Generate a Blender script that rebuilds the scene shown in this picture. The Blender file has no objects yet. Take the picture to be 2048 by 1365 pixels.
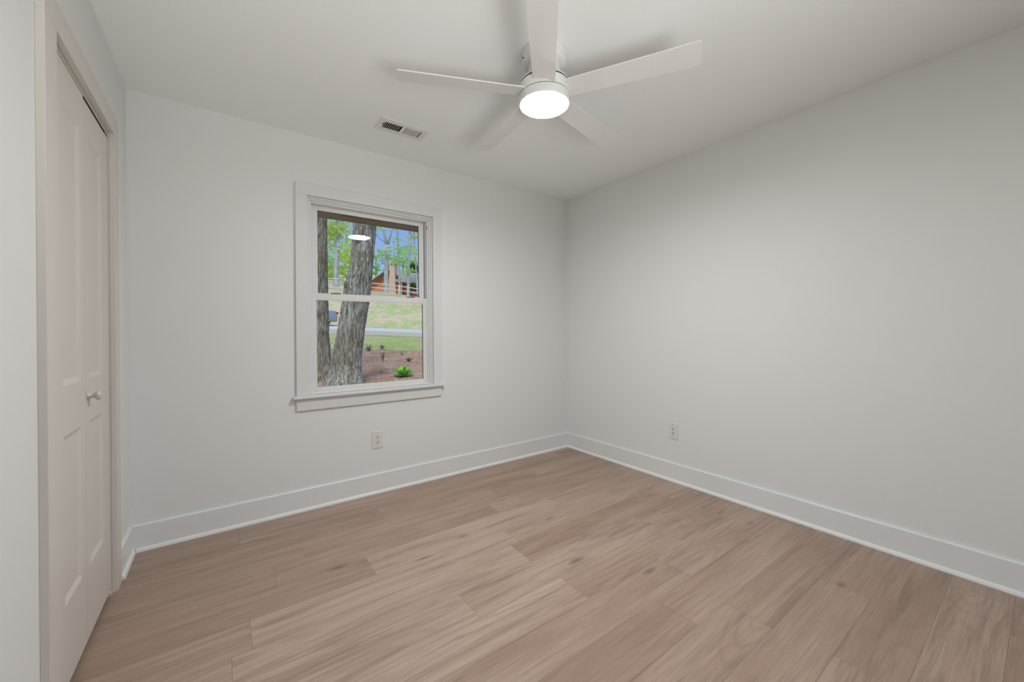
import bpy, bmesh, math, random
from mathutils import Vector, Matrix, noise

random.seed(7)
S = bpy.context.scene
COL = S.collection
PI = math.pi

# ------------------------------------------------------------------ camera
F_PX, CY = 790.46, 663.9
YAW, PITCH, ROLL = 0.6287267, -0.0009349, -0.0076124
CAM = Vector((-2.76025, -2.86767, 1.14948))
fw = Vector((math.sin(YAW)*math.cos(PITCH), math.cos(YAW)*math.cos(PITCH), math.sin(PITCH)))
_r = Vector((math.cos(YAW), -math.sin(YAW), 0)); _u = _r.cross(fw)
RT = _r*math.cos(ROLL) + _u*math.sin(ROLL)
UP = -_r*math.sin(ROLL) + _u*math.cos(ROLL)
cam_d = bpy.data.cameras.new('camera'); cam = bpy.data.objects.new('camera', cam_d); COL.objects.link(cam)
m = Matrix((RT, UP, -fw)).transposed().to_4x4(); m.translation = CAM; cam.matrix_world = m
cam_d.sensor_width = 36; cam_d.lens = F_PX/2048*36; cam_d.shift_y = -(682.5-CY)/2048
cam_d.clip_start = 0.02; cam_d.clip_end = 500
S.camera = cam

# ------------------------------------------------------------------ world, sun, exposure
S.view_settings.view_transform = 'Standard'; S.view_settings.look = 'None'
S.view_settings.gamma = 1; S.view_settings.exposure = 0; S.view_settings.use_curve_mapping = False
SUN_EL, SUN_AZ = math.radians(52), math.radians(205)     # azimuth clockwise from +Y: sun stands behind the house
w = bpy.data.worlds.new('sky'); S.world = w; w.use_nodes = True
nt = w.node_tree; nt.nodes.clear()
tc = nt.nodes.new('ShaderNodeTexCoord'); sp = nt.nodes.new('ShaderNodeSeparateXYZ'); cr = nt.nodes.new('ShaderNodeValToRGB')
bg = nt.nodes.new('ShaderNodeBackground'); bg.inputs[1].default_value = 0.88
wo = nt.nodes.new('ShaderNodeOutputWorld')
nt.links.new(tc.outputs['Generated'], sp.inputs[0]); nt.links.new(sp.outputs[2], cr.inputs[0])
cr.color_ramp.elements[0].position = 0.0; cr.color_ramp.elements[0].color = (.55, .74, .98, 1)
cr.color_ramp.elements[1].position = 0.8; cr.color_ramp.elements[1].color = (.14, .27, .62, 1)
e_ = cr.color_ramp.elements.new(.25); e_.color = (.26, .46, .93, 1)
nt.links.new(cr.outputs[0], bg.inputs[0]); nt.links.new(bg.outputs[0], wo.inputs[0])
sd = bpy.data.lights.new('sun', 'SUN'); so = bpy.data.objects.new('sun', sd); COL.objects.link(so)
sd.energy = 3.2; sd.angle = math.radians(22); sd.color = (1, .95, .87)
sv = Vector((math.sin(SUN_AZ)*math.cos(SUN_EL), math.cos(SUN_AZ)*math.cos(SUN_EL), math.sin(SUN_EL)))
so.rotation_euler = sv.to_track_quat('Z', 'Y').to_euler(); so.location = sv*30
LAMP = 178.0         # radiance of the fan's light diffuser
# added fill light, unseen behind the viewer, aimed up to brighten the ceiling
al = bpy.data.lights.new('ceiling_fill', 'AREA'); ao = bpy.data.objects.new('ceiling_fill', al); COL.objects.link(ao)
al.shape = 'RECTANGLE'; al.size = 1.25; al.size_y = 1.2; al.energy = 16.0; al.spread = math.radians(82); al.color = (1, .995, .98)
ao.location = (-2.37, -4.15, .62); ao.rotation_euler = (Vector(ao.location)-Vector((-2.3, -2.65, 2.44))).to_track_quat('Z', 'Y').to_euler()

# ------------------------------------------------------------------ helpers
def tag(o, label=None, cat=None, group=None, kind=None):
    if label: o['label'] = label
    if cat: o['category'] = cat
    if group: o['group'] = group
    if kind: o['kind'] = kind
    return o
def empty(name, loc=(0, 0, 0), rz=0):
    o = bpy.data.objects.new(name, None); COL.objects.link(o); o.location = loc; o.rotation_euler = (0, 0, rz)
    o.empty_display_size = .05; return o
def obj(name, bm, mat=None, parent=None, smooth=False, bevel=0, seg=2):
    bmesh.ops.recalc_face_normals(bm, faces=bm.faces)
    me = bpy.data.meshes.new(name); bm.to_mesh(me); bm.free()
    if mat: 
        for k in (mat if isinstance(mat, (list, tuple)) else [mat]): me.materials.append(k)
    o = bpy.data.objects.new(name, me); COL.objects.link(o)
    if smooth:
        for p in me.polygons: p.use_smooth = True
    if parent: o.parent = parent
    if bevel:
        b = o.modifiers.new('bevel', 'BEVEL'); b.width = bevel; b.segments = seg; b.limit_method = 'ANGLE'; b.angle_limit = math.radians(40)
        b.harden_normals = False
    return o
def BM(): return bmesh.new()
def box(bm, x0, x1, y0, y1, z0, z1):
    vs = [bm.verts.new((x, y, z)) for x in (x0, x1) for y in (y0, y1) for z in (z0, z1)]
    for f in ((0, 1, 3, 2), (4, 6, 7, 5), (0, 4, 5, 1), (2, 3, 7, 6), (0, 2, 6, 4), (1, 5, 7, 3)):
        bm.faces.new([vs[i] for i in f])
    return vs
def boxes(*a):
    bm = BM()
    for b in a: box(bm, *b)
    return bm
def prism(bm, pts, axis, a, b):
    """extrude a closed 2D outline along an axis (0,1,2) from a to b; pts in the two other axes in order"""
    def mk(p, t):
        if axis == 0: return (t, p[0], p[1])
        if axis == 1: return (p[0], t, p[1])
        return (p[0], p[1], t)
    A = [bm.verts.new(mk(p, a)) for p in pts]; B = [bm.verts.new(mk(p, b)) for p in pts]
    n = len(pts)
    bm.faces.new(A); bm.faces.new(B[::-1])
    for i in range(n): bm.faces.new((A[i], A[(i+1) % n], B[(i+1) % n], B[i]))
def lathe(bm, prof, n=64, mtx=None, cap=True):
    rings = []
    for r, z in prof:
        ring = [bm.verts.new((r*math.cos(2*PI*i/n), r*math.sin(2*PI*i/n), z)) for i in range(n)]
        rings.append(ring)
    for a, b in zip(rings, rings[1:]):
        for i in range(n): bm.faces.new((a[i], a[(i+1) % n], b[(i+1) % n], b[i]))
    if cap: bm.faces.new(rings[0][::-1]); bm.faces.new(rings[-1])
    if mtx: bmesh.ops.transform(bm, matrix=mtx, verts=[v for r in rings for v in r])
def tube(bm, pts, rads, n=10, cap=True):
    rings = []
    for i, p in enumerate(pts):
        p = Vector(p); a = Vector(pts[max(0, i-1)]); b = Vector(pts[min(len(pts)-1, i+1)])
        t = (b-a).normalized(); x = t.cross(Vector((0, 1, 0.01)));
        if x.length < 1e-4: x = t.cross(Vector((1, 0, 0)))
        x.normalize(); y = t.cross(x)
        rings.append([bm.verts.new(p + rads[i]*(x*math.cos(2*PI*k/n)+y*math.sin(2*PI*k/n))) for k in range(n)])
    for a, b in zip(rings, rings[1:]):
        for k in range(n): bm.faces.new((a[k], a[(k+1) % n], b[(k+1) % n], b[k]))
    if cap: bm.faces.new(rings[0][::-1]); bm.faces.new(rings[-1])

# ------------------------------------------------------------------ materials
class N:
    def __init__(s, name):
        s.m = bpy.data.materials.new(name); s.m.use_nodes = True; s.t = s.m.node_tree; s.t.nodes.clear()
        s.out = s.t.nodes.new('ShaderNodeOutputMaterial')
    def n(s, typ, **k):
        x = s.t.nodes.new(typ)
        for a, b in k.items(): setattr(x, a, b)
        return x
    def l(s, a, b): s.t.links.new(a, b)
    def val(s, sock, v):
        if hasattr(v, 'is_linked') or isinstance(v, bpy.types.NodeSocket): s.l(v, sock)
        else: sock.default_value = v
    def math(s, op, a, b=None, c=None, clamp=False):
        x = s.n('ShaderNodeMath', operation=op); x.use_clamp = clamp
        s.val(x.inputs[0], a)
        if b is not None: s.val(x.inputs[1], b)
        if c is not None: s.val(x.inputs[2], c)
        return x.outputs[0]
    def noise(s, vec, scale=5, detail=4, rough=.5, dist=0):
        x = s.n('ShaderNodeTexNoise'); s.l(vec, x.inputs['Vector'])
        x.inputs['Scale'].default_value = scale; x.inputs['Detail'].default_value = detail
        x.inputs['Roughness'].default_value = rough; x.inputs['Distortion'].default_value = dist
        return x.outputs['Fac']
    def mapping(s, vec, scale=(1, 1, 1), loc=(0, 0, 0)):
        x = s.n('ShaderNodeMapping'); s.l(vec, x.inputs[0]); x.inputs['Scale'].default_value = scale; x.inputs['Location'].default_value = loc
        return x.outputs[0]
    def ramp(s, fac, stops):
        x = s.n('ShaderNodeValToRGB'); s.l(fac, x.inputs[0]); e = x.color_ramp.elements
        while len(e) < len(stops): e.new(.5)
        for i, (p, c) in enumerate(stops):
            e[i].position = p; e[i].color = (c[0], c[1], c[2], 1) if not isinstance(c, (int, float)) else (c, c, c, 1)
        return x.outputs[0]
    def mix(s, fac, a, b, mode='MIX'):
        x = s.n('ShaderNodeMix', data_type='RGBA', blend_type=mode)
        s.val(x.inputs[0], fac)
        for i, v in ((6, a), (7, b)):
            if isinstance(v, (tuple, list)): x.inputs[i].default_value = (v[0], v[1], v[2], 1)
            else: s.l(v, x.inputs[i])
        return x.outputs[2]
    def pbr(s, color, rough=.5, bump=None, bstr=.1, bdist=.001, spec=.5, metal=0, **k):
        b = s.n('ShaderNodeBsdfPrincipled')
        if isinstance(color, (tuple, list)): b.inputs['Base Color'].default_value = (color[0], color[1], color[2], 1)
        else: s.l(color, b.inputs['Base Color'])
        s.val(b.inputs['Roughness'], rough); b.inputs['Specular IOR Level'].default_value = spec; b.inputs['Metallic'].default_value = metal
        if bump is not None:
            bb = s.n('ShaderNodeBump'); bb.inputs['Strength'].default_value = bstr; bb.inputs['Distance'].default_value = bdist
            s.l(bump, bb.inputs['Height']); s.l(bb.outputs[0], b.inputs['Normal'])
        for a, v in k.items(): b.inputs[a.replace('_', ' ')].default_value = v
        s.l(b.outputs[0], s.out.inputs[0]); s.b = b
        return s.m
    def obj(s): return s.n('ShaderNodeTexCoord').outputs['Object']
    def gen(s): return s.n('ShaderNodeNewGeometry').outputs['Position']

def paint(name, c, rough=.55, tex=180, bstr=.06):
    q = N(name); v = q.gen(); h = q.noise(v, tex, 3, .6); big = q.noise(v, 1.3, 2)
    col = q.mix(q.math('MULTIPLY', big, .06), c, (c[0]*.9, c[1]*.9, c[2]*.9))
    return q.pbr(col, rough, h, bstr, .0006, spec=.4)
M_wall = paint('wall_paint', (.838, .845, .835), .6)
M_ceil = paint('ceiling_paint', (.925, .94, .935), .8)
M_trim = paint('trim_paint', (.84, .85, .85), .3, 90, .03)
M_win = paint('window_paint', (.785, .785, .78), .32, 90, .03)
M_closet = paint('closet_door_paint', (.72, .68, .635), .4, 60, .05)
M_fan = paint('fan_white', (.80, .80, .79), .4, 60, .02)
M_plate = paint('plate_plastic', (.80, .80, .78), .3, 60, .01)
M_vent = paint('vent_enamel', (.80, .80, .78), .35, 60, .01)
def plain(name, c, rough=.5, spec=.5, metal=0, tex=40, var=.15):
    q = N(name); f = q.noise(q.gen(), tex, 3)
    col = q.mix(f, (c[0]*(1-var), c[1]*(1-var), c[2]*(1-var)), (c[0]*(1+var), c[1]*(1+var), c[2]*(1+var)))
    return q.pbr(col, rough, spec=spec, metal=metal)
M_dark = plain('dark_cavity', (.02, .019, .018), .8)
M_slot = plain('slot_black', (.015, .015, .015), .6)
M_gasket = plain('black_gasket', (.012, .012, .012), .5)
M_track = plain('track_metal', (.22, .21, .2), .4, metal=.8)
M_knob = plain('pale_knob_enamel', (.66, .64, .61), .3, metal=.15)
M_lock = plain('bronze_sash_lock', (.30, .25, .22), .4, metal=.3)
M_screw = plain('painted_screw', (.55, .55, .53), .35)

q = N('light_diffuser'); e = q.n('ShaderNodeEmission'); e.inputs[0].default_value = (.985, .998, .985, 1); e.inputs[1].default_value = LAMP
q.l(e.outputs[0], q.out.inputs[0]); M_lamp = q.m

q = N('window_glass')
lw = q.n('ShaderNodeLayerWeight'); lw.inputs[0].default_value = .5
f5 = q.math('POWER', lw.outputs['Facing'], 5.0)
fr = q.math('MULTIPLY_ADD', f5, .96, .022)
tr = q.n('ShaderNodeBsdfTransparent'); tr.inputs[0].default_value = (.985, .99, .985, 1)
gl = q.n('ShaderNodeBsdfGlossy'); gl.inputs['Roughness'].default_value = 0.0
mx = q.n('ShaderNodeMixShader'); q.l(fr, mx.inputs[0]); q.l(tr.outputs[0], mx.inputs[1]); q.l(gl.outputs[0], mx.inputs[2])
q.l(mx.outputs[0], q.out.inputs[0]); M_glass = q.m

# floor: oak look vinyl planks; every plank carries its own tone and grain offset
q = N('oak_plank')
at = q.n('ShaderNodeAttribute', attribute_name='plank'); sep = q.n('ShaderNodeSeparateColor'); q.l(at.outputs['Color'], sep.inputs[0])
tone, offs, red = sep.outputs[0], sep.outputs[1], sep.outputs[2]
pos = q.gen()
cmb = q.n('ShaderNodeCombineXYZ'); q.l(q.math('MULTIPLY', offs, 37.0), cmb.inputs[0]); q.l(q.math('MULTIPLY', tone, 23.0), cmb.inputs[1]); q.l(q.math('MULTIPLY', offs, 91.0), cmb.inputs[2])
va = q.n('ShaderNodeVectorMath', operation='ADD'); q.l(pos, va.inputs[0]); q.l(cmb.outputs[0], va.inputs[1]); v = va.outputs[0]
broad = q.noise(q.mapping(v, (1.3, 7, 1)), 1.0, 3, .55, .3)
fine = q.noise(q.mapping(v, (5, 300, 1)), 1.0, 5, .7, .0)
mid = q.noise(q.mapping(v, (1.6, 48, 1)), 1.0, 5, .65, .5)
field = q.noise(q.mapping(v, (.9, 5.2, 1)), 1.0, 1.5, .4, .2)
cath = q.math('SINE', q.math('MULTIPLY', field, 85.0))
cathm = q.ramp(q.noise(q.mapping(v, (.8, 2.5, 1), (5, 3, 1)), 1.0, 1), [(.46, 0), (.6, 1)])
streak = q.ramp(q.noise(q.mapping(v, (1.6, 26, 1), (9, 4, 2)), 1.0, 5, .6, .8), [(.51, 0), (.70, 1)])
vor = q.n('ShaderNodeTexVoronoi', feature='F1'); q.l(q.mapping(v, (2.6, 7.5, 1)), vor.inputs['Vector']); vor.inputs['Scale'].default_value = 1.0
knot = q.ramp(vor.outputs['Distance'], [(.03, 1), (.17, 0)])
kn2 = q.math('MULTIPLY', knot, q.ramp(q.noise(q.mapping(v, (3, 8, 1)), 1.0, 2), [(.5, 0), (.62, 1)]))
light = (.575, .435, .355); dark = (.355, .235, .172)
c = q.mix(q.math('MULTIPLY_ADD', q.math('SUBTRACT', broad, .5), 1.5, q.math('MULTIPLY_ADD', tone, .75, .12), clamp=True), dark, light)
c = q.mix(q.math('MULTIPLY', q.ramp(mid, [(.38, 1), (.56, 0)]), .30), c, (.27, .175, .125))
c = q.mix(q.math('MULTIPLY', q.ramp(fine, [(.38, 1), (.56, 0)]), .36), c, (.26, .175, .13))
c = q.mix(q.math('MULTIPLY', q.ramp(fine, [(.54, 0), (.72, 1)]), .22), c, (.62, .49, .41))
c = q.mix(q.math('MULTIPLY', q.math('MULTIPLY', q.ramp(cath, [(.2, 0), (.9, 1)]), cathm), .18), c, (.20, .13, .095))
c = q.mix(q.math('MULTIPLY', streak, .55), c, (.19, .12, .085))
c = q.mix(q.math('MULTIPLY', kn2, .75), c, (.10, .06, .042))
c = q.mix(q.math('MULTIPLY', red, .35), c, (.34, .19, .135))
rgh = q.math('MULTIPLY_ADD', fine, .12, .36)
bh = q.math('ADD', fine, q.math('MULTIPLY', mid, .7))
M_floor = q.pbr(c, rgh, bh, .12, .0008, spec=.9)

def bark(name, a, b, c3, sc=1.0, bstr=1.0):
    q = N(name); v = q.gen()
    ridge = q.noise(q.mapping(v, (28*sc, 28*sc, 4.2*sc)), 1.0, 5, .65, .6)
    fine = q.noise(q.mapping(v, (50*sc, 50*sc, 14*sc)), 1.0, 4, .65)
    big = q.noise(v, 1.6, 3)
    col = q.ramp(q.math('MULTIPLY_ADD', fine, .35, q.math('MULTIPLY', ridge, .7)), [(.38, a), (.5, b), (.62, c3)])
    col = q.mix(q.math('MULTIPLY', q.ramp(big, [(.5, 0), (.7, 1)]), .45), col, (b[0]*.85, b[1]*.78, b[2]*.62))
    return q.pbr(col, .9, ridge, bstr, .05, spec=.1)
M_bark = bark('oak_bark', (.065, .062, .045), (.235, .235, .19), (.54, .54, .49))
M_bark2 = bark('brown_oak_bark', (.065, .056, .04), (.22, .205, .155), (.44, .43, .38))  # browner bark of the left oak, also used on the burls
M_bark3 = bark('pale_grey_bark', (.16, .17, .17), (.34, .36, .37), (.52, .55, .58), .6, .4)
def leafm(name, stops, trans=.5):
    q = N(name); col = q.ramp(q.noise(q.gen(), 1.7, 3), stops)
    d = q.n('ShaderNodeBsdfDiffuse'); t = q.n('ShaderNodeBsdfTranslucent'); q.l(col, d.inputs[0]); q.l(col, t.inputs[0])
    m_ = q.n('ShaderNodeMixShader'); m_.inputs[0].default_value = trans
    q.l(d.outputs[0], m_.inputs[1]); q.l(t.outputs[0], m_.inputs[2]); q.l(m_.outputs[0], q.out.inputs[0])
    return q.m
M_leafY = leafm('spring_leaf_yellow_green', [(.3, (.38, .60, .10)), (.5, (.58, .78, .17)), (.68, (.85, .80, .30))])
M_leafG = leafm('spring_leaf_green', [(.3, (.26, .55, .12)), (.5, (.42, .72, .2)), (.7, (.62, .82, .30))])
M_leafD = leafm('dark_leaf', [(.35, (.04, .10, .05)), (.65, (.12, .22, .10))], .2)
M_hosta = leafm('hosta_leaf', [(.35, (.16, .50, .04)), (.65, (.36, .75, .10))], .35)
M_sprout = leafm('weed_leaf', [(.35, (.16, .26, .08)), (.65, (.30, .42, .14))], .3)
M_lirio = leafm('dusty_green_blade', [(.35, (.12, .20, .14)), (.65, (.30, .38, .30))], .3)

q = N('pine_straw'); v = q.gen()
n1 = q.noise(q.mapping(v, (3, 26, 10)), 1.0, 6, .7, 1.2); n2 = q.noise(q.mapping(v, (22, 5, 10)), 1.0, 5, .7, 1.0); n3 = q.noise(v, 1.1, 3)
f = q.math('MULTIPLY_ADD', n1, .5, q.math('MULTIPLY', n2, .5))
c = q.ramp(f, [(.38, (.20, .11, .06)), (.5, (.48, .31, .205)), (.62, (.78, .58, .43))])
c = q.mix(q.ramp(n3, [(.5, 0), (.68, .6)]), c, (.25, .14, .10))
M_straw = q.pbr(c, .95, f, .8, .05, spec=.1)
def grassm(name, g1, g2, tan, lo, hi):
    q = N(name); v = q.gen()
    n1 = q.noise(v, 9, 5, .7); n2 = q.noise(q.mapping(v, (1, 1, 1)), .55, 4, .6, .5); n3 = q.noise(v, 2.4, 4, .6)
    c = q.mix(q.ramp(n1, [(.35, 0), (.65, 1)]), g1, g2)
    t = q.math('MULTIPLY_ADD', n3, .45, q.math('MULTIPLY', n2, .55))
    c = q.mix(q.math('MULTIPLY', q.ramp(t, [(lo, 0), (hi, 1)]), .8), c, tan)
    return q.pbr(c, .95, n1, .5, .05, spec=.05)
M_lawn = grassm('lawn_grass', (.20, .30, .07), (.46, .54, .22), (.50, .43, .29), .47, .60)
M_bank = grassm('bank_grass', (.24, .34, .12), (.48, .56, .29), (.60, .48, .37), .43, .55)
M_road = plain('pale_asphalt', (.45, .44, .34), .9, .2, tex=6, var=.25)
M_curb = plain('concrete_curb', (.56, .62, .68), .8, .2, tex=5, var=.08)
M_rail = plain('weathered_rail_wood', (.58, .55, .50), .8, .2, tex=6)
M_post = plain('tan_post_wood', (.66, .50, .33), .8, .2, tex=6)
q = N('red_cedar_siding'); v = q.gen(); sz = q.n('ShaderNodeSeparateXYZ'); q.l(v, sz.inputs[0])
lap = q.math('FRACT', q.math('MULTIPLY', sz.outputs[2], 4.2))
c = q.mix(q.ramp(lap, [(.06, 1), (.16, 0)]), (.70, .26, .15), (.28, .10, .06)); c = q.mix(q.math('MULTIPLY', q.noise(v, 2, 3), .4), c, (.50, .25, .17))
M_cedar = q.pbr(c, .8, lap, .5, .05, spec=.2)
M_roof = plain('grey_green_shingle', (.28, .30, .26), .9, .2, tex=5, var=.25)
M_fascia = plain('dark_fascia', (.09, .075, .07), .7)
M_chim = plain('peach_brick', (.58, .42, .33), .9, .2, tex=4, var=.2)
M_soffit = plain('taupe_soffit', (.33, .26, .15), .75, .2, tex=4, var=.06)
M_carp = plain('blue_grey_car_paint', (.30, .38, .48), .2, .6, .3, tex=1, var=.03)
M_carg = plain('dark_car_glass', (.03, .04, .05), .08)
M_tail = plain('red_tail_lamp', (.45, .04, .03), .2)
M_tyre = plain('tyre_rubber', (.02, .02, .02), .8)
M_orange = plain('orange_glaze', (.75, .20, .08), .5)
M_door = plain('lit_door_wood', (.72, .34, .16), .5)
M_brickout = plain('outer_wall_cladding', (.45, .40, .35), .9)

# ------------------------------------------------------------------ room shell
W = 3.1718; H = 2.44; YB = -4.6          # width, ceiling height, rear wall
def struct(name, bm, mat, label, cat, **k):
    o = obj(name, bm, mat, **k); return tag(o, label, cat, kind='structure')

# floor: each plank a quad of one mesh, carrying tone
PW = .1794; Y0 = -.072
DY0, DY1, DZ = -1.155, -.383, 2.055                # closet opening
joints = {0: -2.70, 1: -1.97, 2: -2.43, 4: -2.186, 5: -2.686, 7: -1.94, 9: -1.006, 10: -1.28, 12: -.548, 13: -1.034}
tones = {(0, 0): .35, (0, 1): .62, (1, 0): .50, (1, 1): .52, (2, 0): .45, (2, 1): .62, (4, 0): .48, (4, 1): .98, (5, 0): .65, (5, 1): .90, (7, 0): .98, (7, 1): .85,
         (9, 0): .38, (9, 1): .72, (10, 0): .12, (10, 1): .55, (12, 0): .62, (12, 1): .45, (13, 0): .60, (13, 1): .12, (3, 0): .4, (6, 0): .85, (6, 1): .85, (8, 0): .98, (8, 1): .9, (11, 0): .35, (11, 1): .6}  # plank colours; middle rows also lightened to carry the floor's sheen
bm = BM(); cl = bm.loops.layers.color.new('plank'); rr = random.Random(3)
PL = 1.22
for k in range(-1, 26):
    y1 = Y0-PW*k; y0 = y1-PW; y1c = min(y1, 0.0); y0c = max(y0, YB)
    j = joints.get(k, -3.1+rr.random()*1.2)
    xs = sorted([j+PL*i for i in range(-3, 4) if -W < j+PL*i < 0])
    xs = [-W-(.12 if DY0 < y1c and y0c < DY1 else 0)]+xs+[0.0]
    for i in range(len(xs)-1):
        a, b = xs[i], xs[i+1]
        side = 0 if b <= j+1e-4 else 1
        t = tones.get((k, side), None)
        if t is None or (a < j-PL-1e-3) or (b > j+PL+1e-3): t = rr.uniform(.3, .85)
        g = .00035
        v = [bm.verts.new(p) for p in ((a+g, y0c+g, 0), (b-g, y0c+g, 0), (b-g, y1c-g, 0), (a+g, y1c-g, 0))]
        f = bm.faces.new(v); red = .55 if (k == 10 and side == 0) else rr.random()*.35; of = rr.random()
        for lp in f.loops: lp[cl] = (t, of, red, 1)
        f.material_index = 0
box(bm, -W-.7, .12, YB-.12, .12, -.12, -.0012)
for f in bm.faces:
    if f.calc_center_median().z < -.0005: f.material_index = 1
me = bpy.data.meshes.new('floor'); bm.to_mesh(me); bm.free(); me.materials.append(M_floor); me.materials.append(plain('underlay', (.08, .06, .045)))
fo = bpy.data.objects.new('floor', me); COL.objects.link(fo)
tag(fo, 'light brown oak look plank floor with knots and grain', 'floor', kind='structure')

WX0, WX1, WZ0, WZ1 = -2.325, -1.443, .735, 2.045     # window opening
struct('wall_back', boxes((-W-.7, WX0, 0, .12, -.1, H+.02), (WX1, .12, 0, .12, -.1, H+.02), (WX0, WX1, 0, .12, -.1, WZ0), (WX0, WX1, 0, .12, WZ1, H+.02)), M_wall,
       'white painted wall with the double hung window in it', 'wall')
struct('wall_right', boxes((0, .12, YB, 0, -.1, H+.02)), M_wall,
       'long bare white wall on the right with one outlet low down', 'wall')
R2 = (-3.0, -1.74, .25, 2.05)
struct('wall_left', boxes((-W-.12, -W, DY1, 0, -.1, H+.02), (-W-.12, -W, YB, DY0, -.1, H+.02), (-W-.12, -W, DY0, DY1, DZ, H+.02)), M_wall,
       'white wall on the left around the closet door', 'wall')
struct('wall_rear', boxes((-W-.12, R2[0], YB-.12, YB, -.1, H+.02), (R2[1], .12, YB-.12, YB, -.1, H+.02), (R2[0], R2[1], YB-.12, YB, -.1, R2[2]), (R2[0], R2[1], YB-.12, YB, R2[3], H+.02)), M_wall, 'white wall behind the viewer', 'wall')
# closet interior behind the folding door
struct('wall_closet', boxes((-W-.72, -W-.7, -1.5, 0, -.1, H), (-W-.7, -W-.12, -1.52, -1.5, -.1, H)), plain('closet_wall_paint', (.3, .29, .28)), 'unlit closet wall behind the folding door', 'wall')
# ceiling slab with the cut-out of the air vent
VX0, VX1, VY0, VY1 = -1.965, -1.712, -.476, -.382
struct('ceiling', boxes((-W-.8, VX0, YB-.2, .12, H, H+.25), (VX1, .2, YB-.2, .12, H, H+.25), (VX0, VX1, YB-.2, VY0, H, H+.25), (VX0, VX1, VY1, .12, H, H+.25)), M_ceil,
       'flat white ceiling above the fan', 'ceiling')

# baseboards and shoe mouldings
def baseboard(name, a, b, wall, label):
    bm = BM()
    if wall == 'back': prism(bm, [(0, 0), (-.014, 0), (-.014, .134), (-.011, .139), (0, .140)], 0, a, b)
    if wall == 'right': prism(bm, [(0, 0), (-.014, 0), (-.014, .134), (-.011, .139), (0, .140)], 1, a, b)
    if wall == 'left': prism(bm, [(-W, 0), (-W+.014, 0), (-W+.014, .134), (-W+.011, .139), (-W, .140)], 1, a, b)
    return struct(name, bm, M_trim, label, 'baseboard')
def shoe(name, a, b, wall, label):
    pr = [(0, .0005)]+[(-.014*math.cos(t), .019*math.sin(t)) for t in [i*PI/2/6 for i in range(7)]]
    bm = BM()
    if wall == 'back': prism(bm, [(-.014+p, z) for p, z in pr], 0, a, b)
    if wall == 'right': prism(bm, [(-.014+p, z) for p, z in pr], 1, a, b)
    if wall == 'left': prism(bm, [(-W+.014-p, z) for p, z in pr], 1, a, b)
    return struct(name, bm, M_shoe, label, 'moulding')
M_shoe = paint('shoe_moulding_paint', (.87, .88, .88), .3, 90, .02)
baseboard('baseboard_back', -W+.014, -.014, 'back', 'tall white baseboard under the window')
baseboard('baseboard_right', YB, 0, 'right', 'tall white baseboard along the right wall')
baseboard('baseboard_left', -.318, 0, 'left', 'short white baseboard between closet casing and corner')
baseboard('baseboard_near', YB, -1.247, 'left', 'white baseboard before the closet door')
shoe('trim_1', -W+.028, -.028, 'back', 'thin white shoe moulding at the floor under the window')
shoe('trim_2', YB, -.014, 'right', 'thin white shoe moulding at the foot of the right wall')
shoe('trim_3', -.300, -.014, 'left', 'thin white shoe moulding beside the closet casing')
shoe('trim_4', YB, -1.247, 'left', 'thin white shoe moulding before the closet door')

# ------------------------------------------------------------------ closet folding door
D = tag(empty('door_1', (0, 0, 0)), 'beige bifold closet door with four panels and a round knob', 'door', kind='structure')
cx0, cx1 = -W, -W+.019
ci0, ci1, ct = -1.145, -.397, 2.046               # casing inner edges
obj('casing', boxes((cx0, cx1, ci1, ci1+.075, 0, ct), (cx0, cx1, ci0-.098, ci0, 0, ct), (cx0, cx1, ci0-.098, ci1+.075, ct, ct+.087)), M_closet, D, bevel=.0015)
obj('jamb', boxes((-W-.12, -W, ci1+.0, DY1+.0, 0, DZ), (-W-.12, -W, DY0, ci0, 0, DZ), (-W-.12, -W, ci0, ci1, ct+.003, DZ)), M_closet, D)
obj('track', boxes((-W-.030, -W-.0035, ci0, ci1, 2.034, ct+.003)), M_closet, D)
obj('track_gap_shade', boxes((-W-.045, -W-.034, ci0, ci1, 1.99, 2.0335), (-W-.033, -W-.006, ci0, ci1, 2.0325, 2.0338)), M_dark, D)  # near-black strips put in as the shade above the door leaves
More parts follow.
